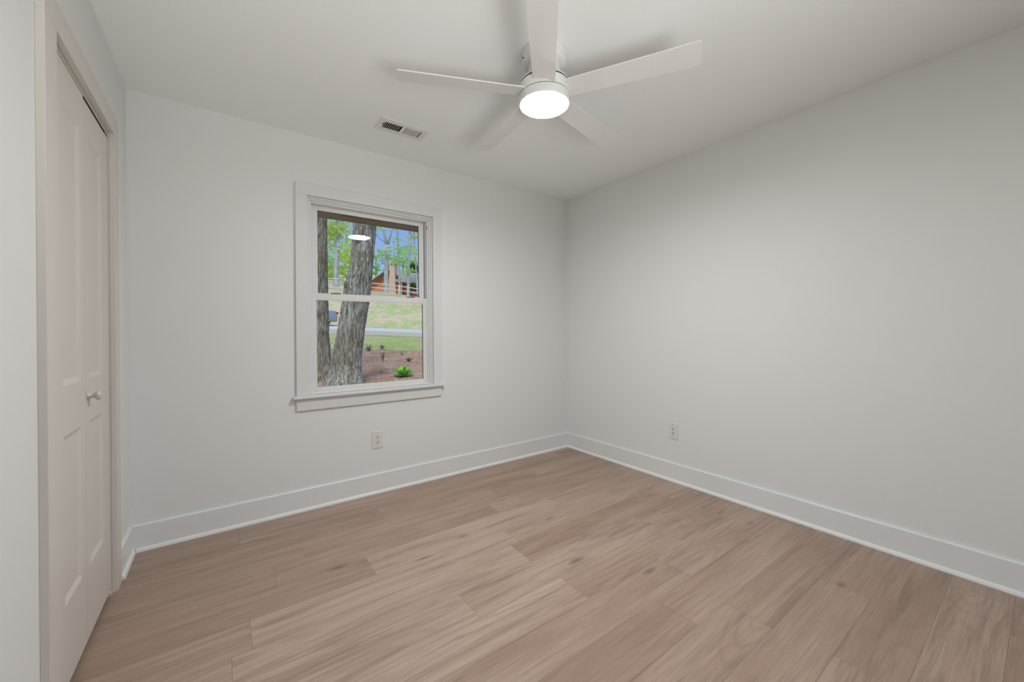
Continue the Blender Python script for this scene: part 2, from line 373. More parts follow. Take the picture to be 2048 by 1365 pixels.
def leaf(y0, y1, outer, ztop):
    """moulded two-panel leaf; outer = +1 when the wide stile is on the +y side"""
    bm = BM(); xf = -W-.003; xb = xf-.034; z0 = .022
    wide, slim = .125, .052
    py0 = y0+(slim if outer > 0 else wide); py1 = y1-(wide if outer > 0 else slim)
    zs = [(.285, .825), (.985, 1.897)]
    fr = .018; rec = .007
    # front face as a grid with recessed panels
    ys = [y0, py0, py1, y1]; zz = [z0, zs[0][0], zs[0][1], zs[1][0], zs[1][1], ztop]
    vs = {(i, j): bm.verts.new((xf, ys[i], zz[j])) for i in range(4) for j in range(6)}
    for i in range(3):
        for j in range(5):
            if i == 1 and j in (1, 3):
                a0, a1, b0, b1 = ys[1], ys[2], zz[j], zz[j+1]
                inn = [bm.verts.new((xf-rec, y, z)) for y, z in ((a0+fr, b0+fr), (a1-fr, b0+fr), (a1-fr, b1-fr), (a0+fr, b1-fr))]
                out = [vs[1, j], vs[2, j], vs[2, j+1], vs[1, j+1]]
                for k in range(4): bm.faces.new((out[k], out[(k+1) % 4], inn[(k+1) % 4], inn[k]))
                bm.faces.new(inn)
            else: bm.faces.new((vs[i, j], vs[i+1, j], vs[i+1, j+1], vs[i, j+1]))
    bk = [bm.verts.new((xb, y, z)) for y, z in ((y0, z0), (y1, z0), (y1, ztop), (y0, ztop))]
    bm.faces.new(bk[::-1])
    lft = [vs[0, j] for j in range(6)]; rgt = [vs[3, j] for j in range(6)]
    bm.faces.new(lft+[bk[3], bk[0]]); bm.faces.new(rgt[::-1]+[bk[1], bk[2]])
    bm.faces.new([vs[i, 0] for i in range(4)]+[bk[1], bk[0]]); bm.faces.new([vs[i, 5] for i in range(4)]+[bk[2], bk[3]])
    return bm
obj('door_leaf', leaf(-1.143, -.7735, -1, 2.0275), M_closet, D)
LF = obj('door_leaf', leaf(-.7715, -.400, 1, 2.0175), M_closet, D)
bm = BM(); lathe(bm, [(.0165, 0), (.0165, .003), (.010, .005), (.0085, .014), (.0105, .019), (.0165, .023), (.0185, .028), (.0175, .033), (.012, .037), (.004, .038)], 32,
                 Matrix.Translation((-W-.003, -.742, .921)) @ Matrix.Rotation(PI/2, 4, 'Y'))
kb = obj('door_knob', bm, M_knob, LF, smooth=True); tag(kb, 'round pale knob')
obj('pivot_bracket', boxes((-W-.028, -W-.004, -.445, -.402, 2.0180, 2.0320)), M_track, D)
obj('floor_bracket', boxes((-W-.026, -W+.002, -.43, -.398, 0.0005, .014)), M_closet, D)

# ------------------------------------------------------------------ window
WN = tag(empty('window_1', (0, 0, 0)), 'white double hung window looking out on two oak trunks', 'window', kind='structure')
KX0, KX1, KZT = -2.391, -1.374, 2.121
obj('casing', boxes((KX0, -2.322, -.019, 0, .743, 2.046), (-1.443, KX1, -.019, 0, .743, 2.046), (KX0, KX1, -.019, 0, 2.046, KZT)), M_win, WN, bevel=.002)
SI = obj('window_sill', boxes((-2.412, -1.357, -.040, .0, .7245, .743), (WX0, WX1, .0, .075, .7245, .743)), M_win, WN, bevel=.004)
obj('apron', boxes((KX0, KX1-.006, -.016, 0, .647, .7245)), M_win, WN, bevel=.0015)
def ringf(bm, x0, x1, z0, z1, t, y0, y1, tb=None, tt=None):
    tb = t if tb is None else tb; tt = t if tt is None else tt
    box(bm, x0, x0+t, y0, y1, z0, z1); box(bm, x1-t, x1, y0, y1, z0, z1)
    box(bm, x0+t, x1-t, y0, y1, z0, z0+tb); box(bm, x0+t, x1-t, y0, y1, z1-tt, z1)
bm = BM()
ringf(bm, WX0+.0005, WX1-.0005, .743, WZ1-.0005, .010, .000, .12)         # jamb lining
ringf(bm, WX0+.010, WX1-.010, .743, WZ1-.010, .011, .012, .11)
ringf(bm, WX0+.021, WX1-.021, .743, WZ1-.021, .012, .024, .11)
obj('window_frame', bm, M_win, WN, bevel=.0015)
FX0, FX1 = WX0+.033, WX1-.033                      # clear width inside frame
def sash(name, z0, z1, y0, y1, st, rb, rt):
    bm = BM(); x0, x1 = FX0, FX1
    if name == 'upper': x0 += .006; x1 -= .006
    ringf(bm, x0, x1, z0, z1, st, y0, y1, rb, rt)
    s = obj('sash', bm, M_win, WN, bevel=.002)
    yc = (y0+y1)/2
    bm = BM(); ringf(bm, x0+st, x1-st, z0+rb, z1-rt, .004, yc-.007, yc+.007); obj('glazing_gasket', bm, M_gasket, s)
    bm = BM(); ringf(bm, x0+st, x1-st, z0+rb, z1-rt, .005, y0+.002, yc-.0075); obj('glazing_bead', bm, M_win, s)
    obj('glass_pane', boxes((x0+st+.004, x1-st-.004, yc-.002, yc+.002, z0+rb+.004, z1-rt-.004)), M_glass, s)
    return s
sash('upper', 1.385, 2.013, .072, .100, .034, .03, .026)
lo = sash('lower', .744, 1.412, .034, .066, .026, .036, .038)
for xx in (-2.14, -1.60):
    bm = BM(); lathe(bm, [(.022, 0), (.022, .006), (.016, .010), (.006, .012)], 24, Matrix.Translation((xx, .052, 1.412)) @ Matrix.Scale(1.5, 4, (1, 0, 0)) @ Matrix.Scale(.7, 4, (0, 1, 0)))
    box(bm, xx-.004, xx+.034, .042, .052, 1.418, 1.425)
    tag(obj('sash_lock', bm, M_lock, lo, smooth=False), 'small bronze sash lock')
obj('sash_lift', boxes((-2.20, -1.58, .026, .034, .747, .753)), M_win, lo, bevel=.001)
# sash guide notch near the top right
obj('tilt_latch', boxes((-1.4785, -1.4745, .0215, .0235, 1.945, 1.975)), M_slot, WN)

# added window, unseen behind the viewer, invented as a source for the fill light
W2 = tag(empty('added_rear_window', (0, 0, 0)), 'added unseen tall window in the wall behind the viewer', 'window', kind='structure')
bm = BM(); ringf(bm, R2[0]+.001, R2[1]-.001, R2[2]+.001, R2[3]-.001, .045, YB-.10, YB-.03)
box(bm, -2.40, -2.34, YB-.09, YB-.04, R2[2]+.046, R2[3]-.046)
obj('window_frame', bm, M_win, W2)
obj('glass_pane', boxes((R2[0]+.05, -2.41, YB-.067, YB-.063, R2[2]+.05, R2[3]-.05)), M_glass, W2)
obj('glass_pane', boxes((-2.33, R2[1]-.05, YB-.067, YB-.063, R2[2]+.05, R2[3]-.05)), M_glass, W2)

# ------------------------------------------------------------------ outlets
def outlet(loc, rz):
    r = empty('wall_outlet', loc, rz)         # faces local -Y
    bm = BM(); box(bm, -.039, .039, -.006, 0, -.0605, .0605); obj('cover_plate', bm, M_plate, r, bevel=.003)
    o = obj('receptacle', boxes((-.0165, .0165, -.0085, -.0061, -.0335, .0335)), M_plate, r, bevel=.001)
    for s in (1, -1):
        z = s*.0172
        for dx in (-.0065, .0065): obj('slot', boxes((dx-.0017, dx+.0017, -.0095, -.0086, z+.001, z+.0085)), M_slot, o)
        bm = BM(); lathe(bm, [(.0035, 0), (.0035, .001)], 12, Matrix.Translation((0, -.0086, z-.0055)) @ Matrix.Rotation(PI/2, 4, 'X')); obj('ground_hole', bm, M_slot, o)
        bm = BM(); lathe(bm, [(.0032, 0), (.0028, .0012)], 16, Matrix.Translation((0, -.006, s*.048)) @ Matrix.Rotation(PI/2, 4, 'X')); obj('screw', bm, M_screw, r)
    return r
tag(outlet((-1.8765, -.0002, .378), 0), 'white duplex outlet plate on the wall below the window', 'outlet', 'wall outlets')
tag(outlet((-.0002, -1.1535, .381), -PI/2), 'white duplex outlet plate low on the bare right wall', 'outlet', 'wall outlets')

# ------------------------------------------------------------------ ceiling vent
V = tag(empty('ceiling_vent', (-1.8385, -.4325, H)), 'white rectangular air vent with two louver banks on the ceiling', 'vent')
fx0, fx1, fy0, fy1 = -.152, .150, -.076, .078
bx = [(-.119, -.0085), (.0115, .1175)]; by0, by1 = -.038, .045
bm = BM(); t = .006
for a in ((fx0, bx[0][0], fy0, fy1), (bx[1][1], fx1, fy0, fy1), (bx[0][0], bx[1][1], fy0, by0), (bx[0][0], bx[1][1], by1, fy1), (bx[0][1], bx[1][0], by0, by1)): box(bm, a[0], a[1], a[2], a[3], -t, -.0003)
obj('face_plate', bm, M_vent, V)
bm = BM()
for i, (a, b) in enumerate(bx):
    n = 9; pit = (b-a)/n
    for k in range(n+1):
        xc = a+pit*k; s = 1 if i == 0 else -1
        if k in (0, n): continue
        dx = .0040*s if i == 0 else -.0026; th = .0015 if i == 0 else .0012
        prism(bm, [(xc-dx-th, -t+.0005), (xc-dx+th, -t+.0005), (xc+dx+th, .007), (xc+dx-th, .007)], 1, by0, by1)
obj('louver', bm, M_vent, V)['kind'] = 'stuff'
bm = BM(); a0, a1, b0, b1 = VX0+1.8385+.0005, VX1+1.8385-.0005, VY0+.4325+.0005, VY1+.4325-.0005
for a in ((a0, a0+.001, b0, b1), (a1-.001, a1, b0, b1), (a0, a1, b0, b0+.001), (a0, a1, b1-.001, b1)): box(bm, a[0], a[1], a[2], a[3], .0, .12)
box(bm, a0, a1, b0, b1, .12, .125)
box(bm, -.002, .005, b0, b1, .0, .12)
obj('duct', bm, M_dark, V)
for sx in (-.138, .136):
    bm = BM(); lathe(bm, [(.0035, -t-.0015), (.0035, -t)], 12, Matrix.Translation((sx, .002, 0))); obj('screw', bm, M_screw, V)
obj('damper_lever', boxes((-.128, -.124, -.02, -.002, -t-.004, -t)), M_slot, V)

# ------------------------------------------------------------------ ceiling fan
FC = (-1.5516, -1.4749)
FN = tag(empty('ceiling_fan', (FC[0], FC[1], H)), 'white five blade hugger ceiling fan with a lit round light', 'fan')
z = lambda a: a-H
bm = BM(); lathe(bm, [(.103, z(2.4395)), (.103, z(2.412)), (.1015, z(2.409)), (.1015, z(2.4075)), (.103, z(2.4045)), (.101, z(2.388)), (.094, z(2.382)), (.074, z(2.381))], 72); 
cn = obj('canopy', bm, M_fan, FN, smooth=True, bevel=.0008)
bm = BM(); lathe(bm, [(.073, z(2.383)), (.073, z(2.352)), (.077, z(2.338)), (.088, z(2.320)), (.103, z(2.306)), (.1135, z(2.299)), (.1155, z(2.294)), (.1155, z(2.2925)), (.110, z(2.2925))], 72); obj('motor_housing', bm, M_fan, FN, smooth=True, bevel=.0008)
bm = BM(); lathe(bm, [(.1125, z(2.2925)), (.1125, z(2.2855))], 72); lathe(bm, [(.1125, z(2.2402)), (.1125, z(2.2372))], 72); obj('shadow_gap', bm, M_dark, FN)
bm = BM(); lathe(bm, [(.110, z(2.2855)), (.1150, z(2.2855)), (.1165, z(2.2835)), (.1165, z(2.242)), (.1155, z(2.2403)), (.110, z(2.2403))], 72); obj('hub', bm, M_fan, FN, bevel=.0006)
bm = BM(); lathe(bm, [(.110, z(2.2371)), (.1155, z(2.2371)), (.1165, z(2.2355)), (.1165, z(2.203)), (.1145, z(2.1985)), (.111, z(2.1985))], 72); lk = obj('light_kit', bm, M_fan, FN, bevel=.0006)
bm = BM(); lathe(bm, [(.1105, z(2.200))]+[(.1105*math.cos(t), z(2.1975)-.007*math.sin(t)) for t in [i*PI/2/8 for i in range(8)]], 64); obj('diffuser', bm, M_lamp, FN, smooth=True)
bm = BM(); lathe(bm, [(.004, 0), (.003, .0025)], 12, Matrix.Translation((-.103*math.cos(.30), .103*math.sin(.30), z(2.398))) @ Matrix.Rotation(-PI/2, 4, 'Y')); obj('screw', bm, M_slot, cn)
def blade(ang):
    bm = BM(); n = 40; ph = -.2071; R1 = .6628; r0 = .095; T = .0055
    top, bot = [], []
    pts = []
    for i in range(n+1):                     # outline: straight tapering edges, slightly curved tip
        r = r0+(R1-.012-r0)*i/n; hw = .050+(.0595-.050)*(i/n)
        pts.append((r, hw))
    side1 = [(r, hw) for r, hw in pts]; side2 = [(r, -hw) for r, hw in pts][::-1]
    tip = [(R1-.012+.012*math.sin(PI*k/10)**.6, .0595*math.cos(PI*k/10)) for k in range(1, 10)]
    out = side1+tip+side2
    er = Vector((math.cos(ang), math.sin(ang), 0)); et = Vector((-math.sin(ang), math.cos(ang), 0)); zz = Vector((0, 0, 1))
    wv = et*math.cos(ph)+zz*math.sin(ph); nv = er.cross(wv)
    c0 = Vector((0, 0, z(2.2525)))
    A = [bm.verts.new(c0+er*r+wv*h-nv*T/2) for r, h in out]; B = [bm.verts.new(c0+er*r+wv*h+nv*T/2) for r, h in out]
    bm.faces.new(A); bm.faces.new(B[::-1]); m_ = len(out)
    for i in range(m_): bm.faces.new((A[i], A[(i+1) % m_], B[(i+1) % m_], B[i]))
    return bm
for k in range(5): obj('blade', blade(math.radians(12.4+72*k)), M_fan, FN, bevel=.0012)

# ------------------------------------------------------------------ outside
def ray(px, py):
    return fw + (px-1024)/F_PX*RT - (py-CY)/F_PX*UP
def at3(px, py, Dp): return CAM + ray(px, py)*Dp          # point at camera depth Dp
FWH = Vector((fw.x, fw.y, 0)).normalized(); RTH = Vector((FWH.y, -FWH.x, 0))
C0 = Vector((CAM.x, CAM.y, 0))
PROF = [(-30, -.6), (2.5, -.5), (5, -.25), (8, .05), (11, .26), (15.2, .554), (19, .82), (22.5, 1.06), (25.6, 1.27), (26.2, 1.38), (29.6, 1.41), (30.4, 1.8), (33, 3.1), (36, 4.1), (38, 4.36), (41, 4.65), (60, 5.6), (80, 8.6), (110, 14), (260, 30)]
def zf(Dp):
    for (a, za), (b, zb) in zip(PROF, PROF[1:]):
        if Dp <= b: t = (Dp-a)/(b-a); return za+(zb-za)*max(0, t)
    return PROF[-1][1]
def gz(p):
    q_ = Vector((p[0], p[1], 0))-C0; Dp = q_.dot(FWH); L = q_.dot(RTH)
    wt = min(1, max(0, (Dp-9)/17)); tilt = .052*wt + .07*min(1, max(0, (Dp-27)/10))
    return zf(Dp) - tilt*(max(-45, min(40, L))+9) 
def gp(px, Dp):
    q_ = at3(px, CY, Dp); return Vector((q_.x, q_.y, gz(q_)))
def terrain(name, D0, D1, L0, L1, nd, nl, mat, label, cat, dz=0, bump=.0, kind='structure', edge=0):
    bm = BM(); g = []
    for i in range(nd+1):
        row = []
        for j in range(nl+1):
            L = L0+(L1-L0)*j/nl; Dp = D0+(D1-D0)*i/nd
            if edge and i == nd: Dp += edge*noise.noise(Vector((L*.6, 3, 0)))
            p = C0+FWH*Dp+RTH*L; zz_ = gz(p)+dz+bump*(noise.noise(p*.9)+.5*noise.noise(p*2.7))
            row.append(bm.verts.new((p.x, p.y, zz_)))
        g.append(row)
    for i in range(nd):
        for j in range(nl): bm.faces.new((g[i][j], g[i][j+1], g[i+1][j+1], g[i+1][j]))
    o = obj(name, bm, mat, smooth=True); tag(o, label, cat, kind=kind)
    return o
# lawn down to house (a strip in front of the house wall kept outside the room by starting beyond it)
def clipped(o):                                    # remove faces that reach under the room
    me = o.data; bm = bmesh.new(); bm.from_mesh(me)
    kill = [f for f in bm.faces if any(v.co.y < .16 for v in f.verts)]
    bmesh.ops.delete(bm, geom=kill, context='FACES'); bm.to_mesh(me); bm.free()
clipped(terrain('pine_straw_bed', 0, 15.2, -24, 22, 76, 120, M_straw, 'reddish brown pine straw bed around the oak trunks', 'mulch', .0, .05, edge=1.0))
terrain('lawn', 14.2, 22.6, -40, 20, 20, 60, M_lawn, 'green front lawn strip before the street', 'lawn', -.03, .02)
terrain('street', 22.4, 25.75, -60, 30, 8, 60, M_road, 'pale grey street crossing beyond the lawn', 'street', -.02)
terrain('grass_bank', 25.9, 130, -110, 60, 110, 80, M_bank, 'sloping grass bank with bare patches beyond the street', 'lawn', .0, .06)
bm = BM(); A = []
for j in range(41):
    L = -60+90*j/40; ring = []
    for dd, hh in ((25.6, -.1), (25.6, .13), (25.95, .15), (25.95, -.1)):
        p = C0+FWH*dd+RTH*L; ring.append(bm.verts.new((p.x, p.y, gz(C0+FWH*25.7+RTH*L)+hh)))
    A.append(ring)
for a, b in zip(A, A[1:]):
    for k in range(4): bm.faces.new((a[k], a[(k+1) % 4], b[(k+1) % 4], b[k]))
tag(obj('street_curb', bm, M_curb), 'pale blue grey concrete curb on the far side of the street', 'curb', kind='structure')
# ground behind and beside the house, so light does not leak from below
bm = BM(); box(bm, -40, 40, -40, YB-.2, -.8, -.45); box(bm, .3, 40, YB-.2, .2, -.8, -.55); box(bm, -40, -W-.9, YB-.2, .2, -.8, -.55)
tag(obj('yard_ground', bm, M_lawn), 'grass yard around the house sides', 'lawn', kind='structure')

# eave of this house above the window
E_ = tag(empty('roof_eave', (0, 0, 0)), 'brown roof eave with soffit vents seen through the window top', 'eave', kind='structure')
bm = BM()
sy = [(.12, .513), (.545, .64)]
box(bm, -6, 3, .121, .513, 2.10, 2.115); box(bm, -6, 3, .545, .66, 2.10, 2.115)
vx = [(-1.98, -1.835), (-1.807, -1.66)]
xs = [-6]+[a for p in vx for a in p]+[3]
for i in range(0, len(xs), 2): box(bm, xs[i], xs[i+1], .513, .545, 2.10, 2.115)
obj('soffit', bm, M_soffit, E_)
for a, b in vx: obj('soffit_vent', boxes((a, b, .513, .545, 2.108, 2.114)), M_dark, E_)
obj('fascia', boxes((-6, 3, .66, .68, 2.095, 2.26)), M_soffit, E_)
bm = BM(); prism(bm, [(.70, 2.26), (.70, 2.30), (-2.2, 3.4), (-5.2, 2.30), (-5.2, 2.2), (-4.0, 2.7), (.12, 2.7), (.12, 2.5)], 0, -6, 3); obj('roof_slab', bm, M_roof, E_)

# ---- the two near oaks
def interp(tab, y):
    for a, b in zip(tab, tab[1:]):
        if y <= b[0]:
            t = (y-a[0])/(b[0]-a[0]); t = max(0, t); return [a[i]+(b[i]-a[i])*t for i in range(1, len(a))]
    return list(tab[-1][1:])
def oak(name, tab, Dp, mat, label, seed, ytop):
    root = empty(name, gp((tab[-3][1]+tab[-3][2])/2, Dp)); o0 = root.location.copy()
    bm = BM(); n = 150; rings = []
    ys = []; y = tab[-1][0]
    while y > ytop: ys.append(y); y -= (1.5 if y > 400 else 8)
    for y in ys:
        l, r = interp(tab, y); zc = at3((l+r)/2, y, Dp); rad = (r-l)/2*Dp/F_PX
        ring = []
        flare = max(0, (y-722)/70)
        for k in range(n):
            a = 2*PI*k/n; ca, sa = math.cos(a), math.sin(a)
            q_ = Vector((ca*rad*9, sa*rad*9, zc.z*1.3+seed)); 
            wob = noise.noise(q_*.35)*.05
            rv = Vector((ca*rad*11+noise.noise(Vector((ca*3, sa*3, zc.z*2+seed)))*1.2, sa*rad*11, zc.z*1.6+seed))
            ridge = 1-abs(noise.noise(rv*1.6))*2; fine_ = noise.noise(rv*4.5)
            lobe = flare*(.10*math.cos(5*a+seed)+.05*math.cos(9*a+2*seed))
            rr_ = rad*(1+wob+lobe)+.014*ridge+.008*fine_-.008
            ring.append(bm.verts.new(zc+RTH*(ca*rr_)+FWH*(sa*rr_)-o0))
        rings.append(ring)
    for a, b in zip(rings, rings[1:]):
        for k in range(n): bm.faces.new((a[k], a[(k+1) % n], b[(k+1) % n], b[k]))
    bm.faces.new(rings[0][::-1]); bm.faces.new(rings[-1])
    obj('trunk', bm, mat, root, smooth=True)
    tag(root, label, 'tree')
    return root, o0
T1 = [(180, 745, 782), (400, 713.5, 757), (445, 709, 752), (500, 705, 747), (540, 700.5, 743), (566, 692.5, 741), (575, 691, 740), (600, 687.5, 737.5), (640, 681, 731), (700, 670, 723.5), (725, 665, 721), (745, 660, 722), (760, 655, 726), (772, 648, 731), (784, 636, 738), (800, 620, 748)]
T2 = [(180, 600, 640), (430, 611, 651.5), (540, 611, 653), (590, 610, 654), (640, 610, 655), (680, 608, 656.5), (715, 606, 659), (740, 603, 663), (757, 599, 667), (766, 595, 672), (780, 588, 680)]
oak1, o1 = oak('oak_tree', T1, 8.0, M_bark, 'large leaning oak trunk with furrowed grey bark at window centre', 1.3, -120)
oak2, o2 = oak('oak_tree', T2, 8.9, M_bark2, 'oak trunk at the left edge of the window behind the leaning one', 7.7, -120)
# branch scar knots on leaning oak
def knot(px, py, Dp, r, s):
    bm = BM(); c_ = at3(px, py, Dp)-o1
    bmesh.ops.create_icosphere(bm, subdivisions=3, radius=r)
    for v in bm.verts: v.co = Vector((v.co.x*s[0], v.co.y*s[1], v.co.z*s[2]))*(1+.25*noise.noise(v.co*30))+c_
    obj('burl', bm, M_bark2, oak1, smooth=True)
knot(696, 569, 7.85, .075, (1, 1, 1.3)); knot(718, 478, 7.78, .07, (1.2, .8, .8)); knot(723, 462, 7.78, .05, (.9, .8, 1.8))

# ---- leafy trees
def leaves(bm, c_, rad, n, size, rnd):
    for i in range(n):
        while True:
            d = Vector((rnd.uniform(-1, 1), rnd.uniform(-1, 1), rnd.uniform(-1, 1)))
            if d.length <= 1: break
        p = Vector((c_[0]+d.x*rad[0], c_[1]+d.y*rad[1], c_[2]+d.z*rad[2]))
        a = Vector((rnd.gauss(0, 1), rnd.gauss(0, 1), rnd.gauss(0, .5))).normalized(); b = a.cross(Vector((rnd.gauss(0, 1), rnd.gauss(0, 1), rnd.gauss(0, 1)))).normalized()
        s = size*rnd.uniform(.6, 1.4)
        bm.faces.new([bm.verts.new(p+q_) for q_ in (a*s, b*s*.5, -a*s, -b*s*.5)])
def tree(name, trunks, blobs, leafmat, barkmat, size, label, seed, group='leafy trees beyond the fence'):
    """trunks: list of lists of (px,py,width_px,depth); blobs: (px,py,rx_px,ry_px,depth,count)"""
    rnd = random.Random(seed); b0 = trunks[0][0]
    base = gp(b0[0], b0[3]); root = empty(name, base)
    bm = BM()
    for ti, tr_ in enumerate(trunks):
        pts = [at3(x, y, d) for x, y, w_, d in tr_]; rads = [w_/2*d/F_PX for x, y, w_, d in tr_]
        if ti == 0: pts.insert(0, Vector((pts[0].x, pts[0].y, min(pts[0].z, base.z)-.15))); rads.insert(0, rads[0]*1.15)
        tube(bm, [p-base for p in pts], rads, 10)
    obj('trunk', bm, barkmat, root, smooth=True)
    bm = BM()
    for (x, y, rx, ry, d, n) in blobs:
        c_ = at3(x, y, d)-base; k = d/F_PX
        nc = max(3, n//22)
        for i in range(nc):
            while True:
                e_ = Vector((rnd.uniform(-1, 1), rnd.uniform(-1, 1), rnd.uniform(-1, 1)))
                if e_.length < 1: break
            cc = c_+RTH*(e_.x*rx*k)+FWH*(e_.y*rx*k)+Vector((0, 0, e_.z*ry*k))
            leaves(bm, cc, (.65, .65, .22), max(4, n//nc), size, rnd)
    obj('foliage', bm, leafmat, root)
    return tag(root, label, 'tree', group)
# left of the leaning oak
tree('maple_tree', [[(672, 575, 11, 42), (672, 530, 9.5, 42), (675, 503, 8, 42), (678, 480, 4.5, 42), (686, 440, 4, 42), (690, 380, 3, 42)], [(674, 505, 6, 42), (674, 470, 3.5, 42), (673.5, 430, 3, 42), (672, 370, 2, 42)],
                    [(673, 490, 3, 42), (667, 478, 2.4, 42), (661, 468, 1, 42)], [(683, 460, 2, 42), (692, 446, 1.2, 42), (704, 430, .8, 42)]],
     [(678, 450, 26, 26, 42, 700), (660, 470, 14, 30, 42, 480), (694, 500, 12, 30, 42, 480), (676, 400, 40, 28, 42, 300)], M_leafY, M_bark3, .13,
     'forked grey maple trunk with yellow green leaves left of the leaning oak', 1)
tree('birch_tree', [[(652, 572, 3, 50), (653, 500, 2.5, 50), (659, 440, 1.5, 50), (664, 380, 1, 50)]],
     [(660, 500, 16, 50, 52, 800), (690, 530, 18, 30, 54, 700), (662, 545, 16, 14, 54, 400)], M_leafY, M_bark3, .15, 'thin tree with yellow green haze of leaves at far left', 2)
tree('broadleaf_tree', [[(690, 575, 4, 70), (689, 520, 3, 70), (691, 400, 2, 70)]], [(684, 530, 34, 34, 70, 1500), (690, 470, 30, 45, 72, 900)], M_leafG, M_bark3, .2, 'hazy green tree filling the gap behind the maple', 3)
# right of it
tree('poplar_tree', [[(772.5, 596, 11, 46), (772, 550, 9, 46), (773, 520, 8, 46), (773.5, 490, 9, 46)], [(773, 492, 6, 46), (769, 470, 5, 46), (767, 440, 4, 46), (765, 370, 3, 46)], [(774, 492, 6, 46), (780, 472, 5, 46), (785, 450, 3.5, 46), (792, 400, 2, 46)],
                     [(769, 484, 2.5, 46), (759, 477, 2, 46), (752, 468, 1.2, 46), (746, 452, .7, 46)]],
     [(765, 515, 20, 12, 46, 150), (756, 460, 22, 20, 46, 110), (790, 505, 18, 16, 46, 150)], M_leafG, M_bark3, .12, 'grey poplar trunk forking in a V right of the leaning oak', 4)
tree('young_oak_tree', [[(800.5, 596, 4.5, 50), (797, 530, 4, 50), (795, 450, 3.5, 50), (794, 380, 2, 50)]], [(798, 515, 22, 18, 50, 360), (808, 490, 16, 14, 50, 160), (800, 445, 26, 16, 50, 110)], M_leafG, M_bark3, .13,
     'slim straight trunk with fresh green leaves beside the stone chimney', 5)
tree('ash_tree', [[(816, 596, 6.5, 44), (817, 540, 5.5, 44), (820, 470, 5, 44), (823, 380, 3, 44)]], [(818, 500, 20, 16, 44, 200), (814, 540, 14, 10, 44, 150), (822, 450, 18, 18, 44, 120)], M_leafG, M_bark3, .12,
     'grey trunk in front of the cabin porch', 6)
tree('sweetgum_tree', [[(836, 596, 4.5, 55), (831, 520, 4, 55), (826, 440, 3, 55), (822, 370, 2, 55)]], [(832, 470, 16, 30, 55, 330), (838, 520, 14, 20, 55, 200)], M_leafY, M_bark3, .15, 'slim trunk at the right window edge with yellow green leaves', 7)
tree('cypress_tree', [[(829, 600, 4, 78), (829, 540, 3, 78)]], [(829, 540, 10, 18, 78, 900)], M_leafD, M_bark3, .28, 'dark evergreen behind the cabin roof', 8)
tree('broadleaf_tree', [[(752, 590, 4, 85), (752, 500, 3, 85)]], [(752, 520, 14, 22, 85, 380), (768, 535, 22, 12, 85, 420), (745, 552, 14, 10, 85, 260)], M_leafG, M_bark3, .22, 'hazy green tree behind the cabin gable', 9)
tree('broadleaf_tree', [[(806, 590, 4, 80), (806, 500, 3, 80)]], [(806, 528, 24, 14, 80, 520), (800, 480, 26, 30, 82, 170)], M_leafG, M_bark3, .2, 'hazy green tree behind the cabin roof ridge', 10)
tree('broadleaf_tree', [[(640, 590, 4, 80), (640, 500, 3, 80)]], [(655, 560, 26, 12, 80, 700), (700, 560, 20, 12, 82, 500)], M_leafG, M_bark3, .24, 'low green tree line behind the left fence', 11)

# more woods to either side of what the window shows
for i, (px_, d_) in enumerate([(250, 60), (330, 75), (400, 56), (470, 70), (540, 60), (590, 78), (930, 80), (990, 60), (1060, 74)]):
    tree('broadleaf_tree', [[(px_, 590, 8, d_), (px_+2, 520, 6, d_), (px_-2, 420, 4, d_)]], [(px_, 520, 30, 34, d_, 500), (px_+8, 460, 26, 30, d_, 350)], M_leafG, M_bark3, .2,
         'green tree in the woods further along the street', 40+i, 'woods further along the street')

# ---- split rail fence
FR = empty('split_rail_fence', gp(745, 37.5)); fb = FR.location.copy()
posts = [(640, 556, 586), (690.5, 557, 592), (741, 565, 597), (798, 571, 602), (856, 580, 610)]
for x, yt, yb in posts:
    bm = BM(); a = at3(x-(4 if x == 741 else (3 if x == 690.5 else 0)), yb, 37.5)-fb; b = at3(x, yt, 37.5)-fb; tube(bm, [a, (a+b)/2, b], [.09, .085, .075], 8)
    obj('fence_post', bm, M_post, FR, smooth=True)
for (x0, t0, _), (x1, t1, _) in zip(posts, posts[1:]):
    for dy in (1.5, 10, 19):
        a = at3(x0-4, t0+dy, 37.5)-fb; b = at3(x1+3, t1+dy, 37.5)-fb
        bm = BM(); tube(bm, [a, a*.7+b*.3+Vector((0, 0, .02)), a*.3+b*.7-Vector((0, 0, .01)), b], [.04, .05, .05, .04], 8); obj('rail', bm, M_rail, FR, smooth=True)
tag(FR, 'weathered split rail fence along the top of the grass bank', 'fence')

# ---- cabin
HB = gp(770, 60); HS = empty('cabin', HB)
def hp(px, py, d): return at3(px, py, d)-HB
def slab(bm, pts, thick):                          # polygon facing the viewer, extruded along FWH
    A = [bm.verts.new(p) for p in pts]; B = [bm.verts.new(p+FWH*thick) for p in pts]; n = len(pts)
    bm.faces.new(A); bm.faces.new(B[::-1])
    for i in range(n): bm.faces.new((A[i], A[(i+1) % n], B[(i+1) % n], B[i]))
bm = BM(); slab(bm, [hp(735, 620, 60), hp(804, 620, 60), hp(804, 560, 60), hp(775, 541, 60), hp(735, 570, 60)], 7); obj('gable_wall', bm, M_cedar, HS)
bm = BM(); slab(bm, [hp(803, 620, 61), hp(866, 625, 61), hp(866, 566, 61), hp(803, 562, 61)], 6); obj('porch_wall', bm, M_cedar, HS)
bm = BM()
def roofpart(a, b, c_, d_, t=.22):
    A = [bm.verts.new(p) for p in (a, b, c_, d_)]; B = [bm.verts.new(p-Vector((0, 0, t))) for p in (a, b, c_, d_)]
    bm.faces.new(A); bm.faces.new(B[::-1])
    for i in range(4): bm.faces.new((A[i], A[(i+1) % 4], B[(i+1) % 4], B[i]))
